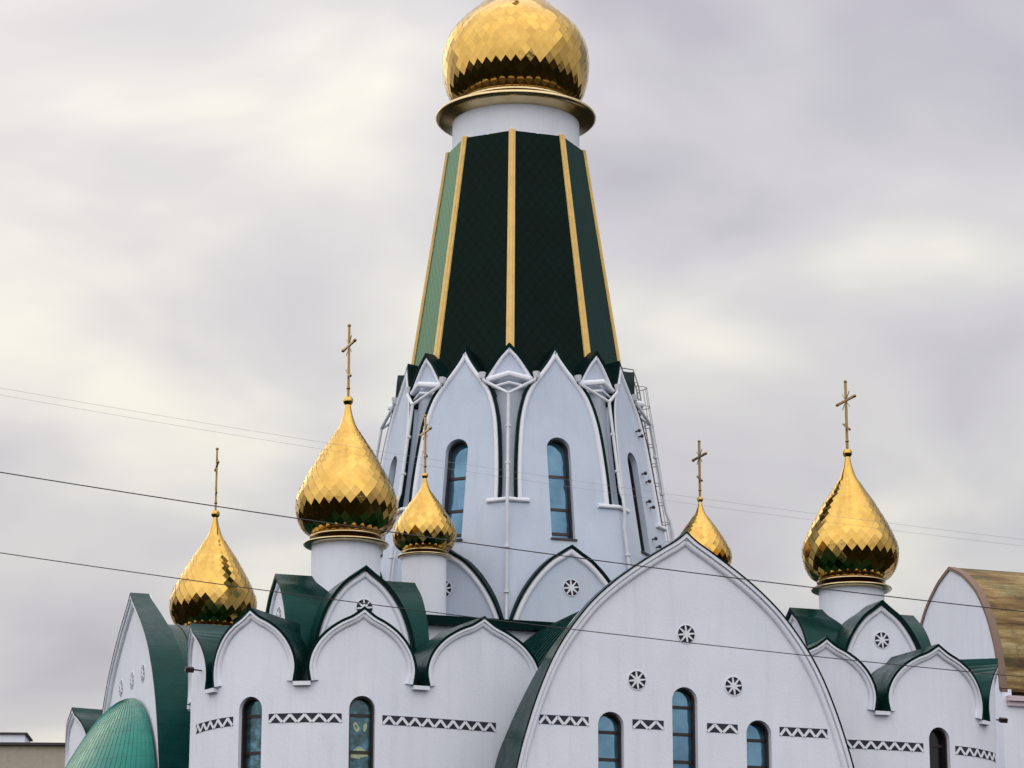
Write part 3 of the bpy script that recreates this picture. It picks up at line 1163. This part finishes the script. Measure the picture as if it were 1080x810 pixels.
lb = []
for s_ in (-0.28, 0.28):
    lb.append(tube([lad(s_, 0.32, 24.0), lad(s_, 0.32, 34.0), lad(s_, 0.2, 34.8), lad(s_, -0.6, 34.9)], 0.035, 6))
L_ = part('ladder', join(*lb), M['steel'])
bms = []
z = 24.2
while z < 34.2:
    bms.append(tube([lad(-0.28, 0.32, z), lad(0.28, 0.32, z)], 0.022, 6))
    z += 0.32
part('rungs', join(*bms), M['steel'], L_)['kind'] = 'stuff'
bms = []
for i in range(11):
    z = 25.0 + i * 0.9
    bms.append(tube([lad(-0.28, 0.32, z)] + [lad(0.38 * -math.cos(q), 0.32 + 0.42 * math.sin(q), z) for q in [math.pi * j / 8 for j in range(1, 8)]] + [lad(0.28, 0.32, z)], 0.02, 5))
    for s_ in (-0.28, 0.28):
        bms.append(tube([lad(s_, 0.32, z + 0.2), lad(s_, -0.15, z + 0.2)], 0.025, 5))
for q in (0.25, 0.5, 0.75):
    bms.append(tube([lad(0.38 * -math.cos(q * math.pi), 0.32 + 0.42 * math.sin(q * math.pi), zz) for zz in (25.0, 34.0)], 0.018, 5))
part('safety_cage', join(*bms), M['steel'], L_)
# dark bracket lugs on stalks along the right-hand faces
for k, s_, z in ((1, 0.9, 31.4), (1, 1.15, 31.2), (1, 0.85, 29.4), (1, 1.2, 29.1), (1, 0.85, 28.1), (1, 1.2, 27.9), (1, 0.9, 26.4), (1, 1.25, 26.1), (1, 1.5, 25.6), (1, 0.9, 25.2), (1, 1.2, 25.0)):
    fm = face_matrix(k)
    part('bolt_lug', xf(join(tube([(s_, 0, z), (s_, -0.16, z)], 0.035, 6), ball((s_, -0.18, z), 0.085, 8)), fm), M['frame'])

# top of the tower: drum, cornice and the great dome
part('lantern_drum', lathe([(2.96, 44.9), (2.96, 46.7)], 72), M['wall'])
cb = lathe([(2.9, 46.42), (3.0, 46.5), (3.55, 46.62), (3.66, 46.66), (3.74, 46.74), (3.75, 46.82), (3.70, 46.9), (3.58, 46.93), (2.5, 46.96), (2.58, 47.16), (2.74, 47.23), (2.82, 47.29), (2.82, 47.38), (2.74, 47.45), (2.5, 47.49)], 80)
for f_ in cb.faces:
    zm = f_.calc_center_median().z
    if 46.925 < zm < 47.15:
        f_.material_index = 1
part('lantern_cornice', cb, [M['gold_trim'], M['cove_dark']], smooth=50)
TOPD = [(2.6, 0), (2.85, 0.12), (3.08, 0.4), (3.28, 0.9), (3.4, 1.5), (3.44, 2.1), (3.41, 2.6), (3.28, 3.12), (3.02, 3.65), (2.66, 4.1), (2.2, 4.55), (1.75, 4.95), (1.36, 5.4), (1.0, 5.95), (0.7, 6.65), (0.45, 7.55), (0.26, 8.65), (0.16, 9.65)]
dome(0, 0, 47.38, 1.0, 0.99, 46, TOPD, 0.4, 4.6, ring=False, tilt=-0.015)

# ------------------------------------------------------------------ the brown-roofed hall on the right
hall = bpy.data.objects.new('hall', None)
COL.objects.link(hall)
hx = Matrix.Rotation(PHI, 4, 'Z') @ Vector((24.0, 4.15, 0))
hall.location = (hx.x, hx.y, GROUND)
hall.rotation_euler = (0, 0, PHI)
hall['label'] = 'white hall with a weathered brown barrel roof, partly hidden behind the church'
hall['category'] = 'hall'
HALL = [(4.7, FOOT), (4.7, 19.6), (4.62, 20.9), (4.45, 22.2), (4.12, 23.5), (3.5, 24.9), (2.6, 26.15), (1.4, 27.1), (0.6, 27.5), (0, 27.75)]
hm = wall_matrix(R(-90), 0)
path = arch(HALL, 5)
part('gable_wall', xf(plate(path, (), -0.5, 0.0), hm), M['wall'], hall)
up_path = [p for p in path if p[1] > 20.9]
part('verge', xf(hood(up_path, -0.03, 0.13, 0.07, 0.3), hm), M['verge'], hall)
part('roof', xf(hood(up_path, 0.0, 0.1, -0.31, 26), hm), M['brown_roof'], hall)['label'] = 'weathered brown and mossy barrel roof'
part('side_wall', box(0.4, 26, -4.68, -4.2, FOOT, 20.6), M['wall'], hall)
part('back_wall', box(25.4, 26, -4.1, 4.6, FOOT, 24), M['wall'], hall)
part('eaves_cornice', join(box(0.2, 26.2, -5.0, -4.5, 20.62, 20.86), box(0.25, 26.2, -4.85, -4.5, 20.4, 20.6)), M['pink'], hall)

# ------------------------------------------------------------------ block of flats in the lower left corner
flats = bpy.data.objects.new('apartment_block', None)
COL.objects.link(flats)
flats.location = (-60, 105, 0)
flats.rotation_euler = (0, 0, R(3))
flats['label'] = 'grey brown flat-roofed apartment block low in the left corner'
flats['category'] = 'building'


def fpart(name, bm, mat, parent=None):
    return finish(name, bm, mat, parent or flats, shift=False)


FH = 33.5
fpart('wall', box(-40, 26, 0, 13, 0, FH), M['concrete'])
fpart('roof', box(-40.3, 26.3, -0.35, 13.3, FH + 0.01, FH + 0.22), M['bitumen'])
sh = fpart('rooftop_shed', box(17.0, 20.3, 3, 7, FH + 0.22, FH + 1.3), M['wall'])
fpart('shed_roof', box(16.8, 20.5, 2.8, 7.2, FH + 1.31, FH + 1.45), M['bitumen'], sh)

# ------------------------------------------------------------------ overhead wires
f_px = 3110.9
PITCH = R(14.662)


def at_px(x, y, depth):
    a, b_ = (x - 544) / f_px, (405 - y) / f_px
    d = Vector((a, math.cos(PITCH) - b_ * math.sin(PITCH), math.sin(PITCH) + b_ * math.cos(PITCH)))
    return Vector((0, -DIST, EYE)) + d * (depth / d.y)


def line_wire(y0, y1, d0, d1, rad, mat, label, sag):
    a, b_ = at_px(0, y0, d0), at_px(1080, y1, d1)
    pts = []
    for i in range(73):
        u = -0.7 + 2.4 * i / 72
        p = a.lerp(b_, u)
        p.z -= sag * 4 * u * (1 - u)
        pts.append(p)
    o = finish('overhead_wire', tube(pts, rad, 6), M[mat], None, shift=False)
    o['label'] = label
    o['category'] = 'wire'
    o['group'] = 'overhead wires crossing in front of the church'


line_wire(498, 645, 62, 66, 0.0125, 'cable', 'dark wire passing just under the foot of the leftmost dome cross', 0.16)
line_wire(583, 714, 62, 66, 0.0105, 'cable', 'lowest dark wire, crossing the leftmost gold dome and the large front gable', 0.16)
line_wire(409, 569, 70, 74, 0.0032, 'pale_cable', 'faint upper thin wire of the pair in the sky at left', 0.2)
line_wire(416.5, 576, 70, 74, 0.003, 'pale_cable', 'faint lower thin wire of the pair in the sky at left', 0.2)

# ------------------------------------------------------------------ ground
bm = bmesh.new()


def gz(r_):
    if r_ < 40:
        return GROUND
    if r_ > 110:
        return 0.0
    u = (r_ - 40) / 70
    return GROUND * (1 - u * u * (3 - 2 * u))


rad = [0, 20, 40, 50, 60, 70, 80, 90, 100, 110, 150, 250, 500, 1000, 2500, 6000]
rows = []
for r_ in rad[1:]:
    rows.append([bm.verts.new((r_ * math.cos(2 * math.pi * k / 64), r_ * math.sin(2 * math.pi * k / 64), gz(r_))) for k in range(64)])
c0 = bm.verts.new((0, 0, GROUND))
for k in range(64):
    bm.faces.new((c0, rows[0][k], rows[0][(k + 1) % 64]))
for a, b_ in zip(rows, rows[1:]):
    for k in range(64):
        bm.faces.new((a[k], b_[k], b_[(k + 1) % 64], a[(k + 1) % 64]))
g = finish('ground', bm, M['ground'], None, shift=False)
g['kind'] = 'structure'
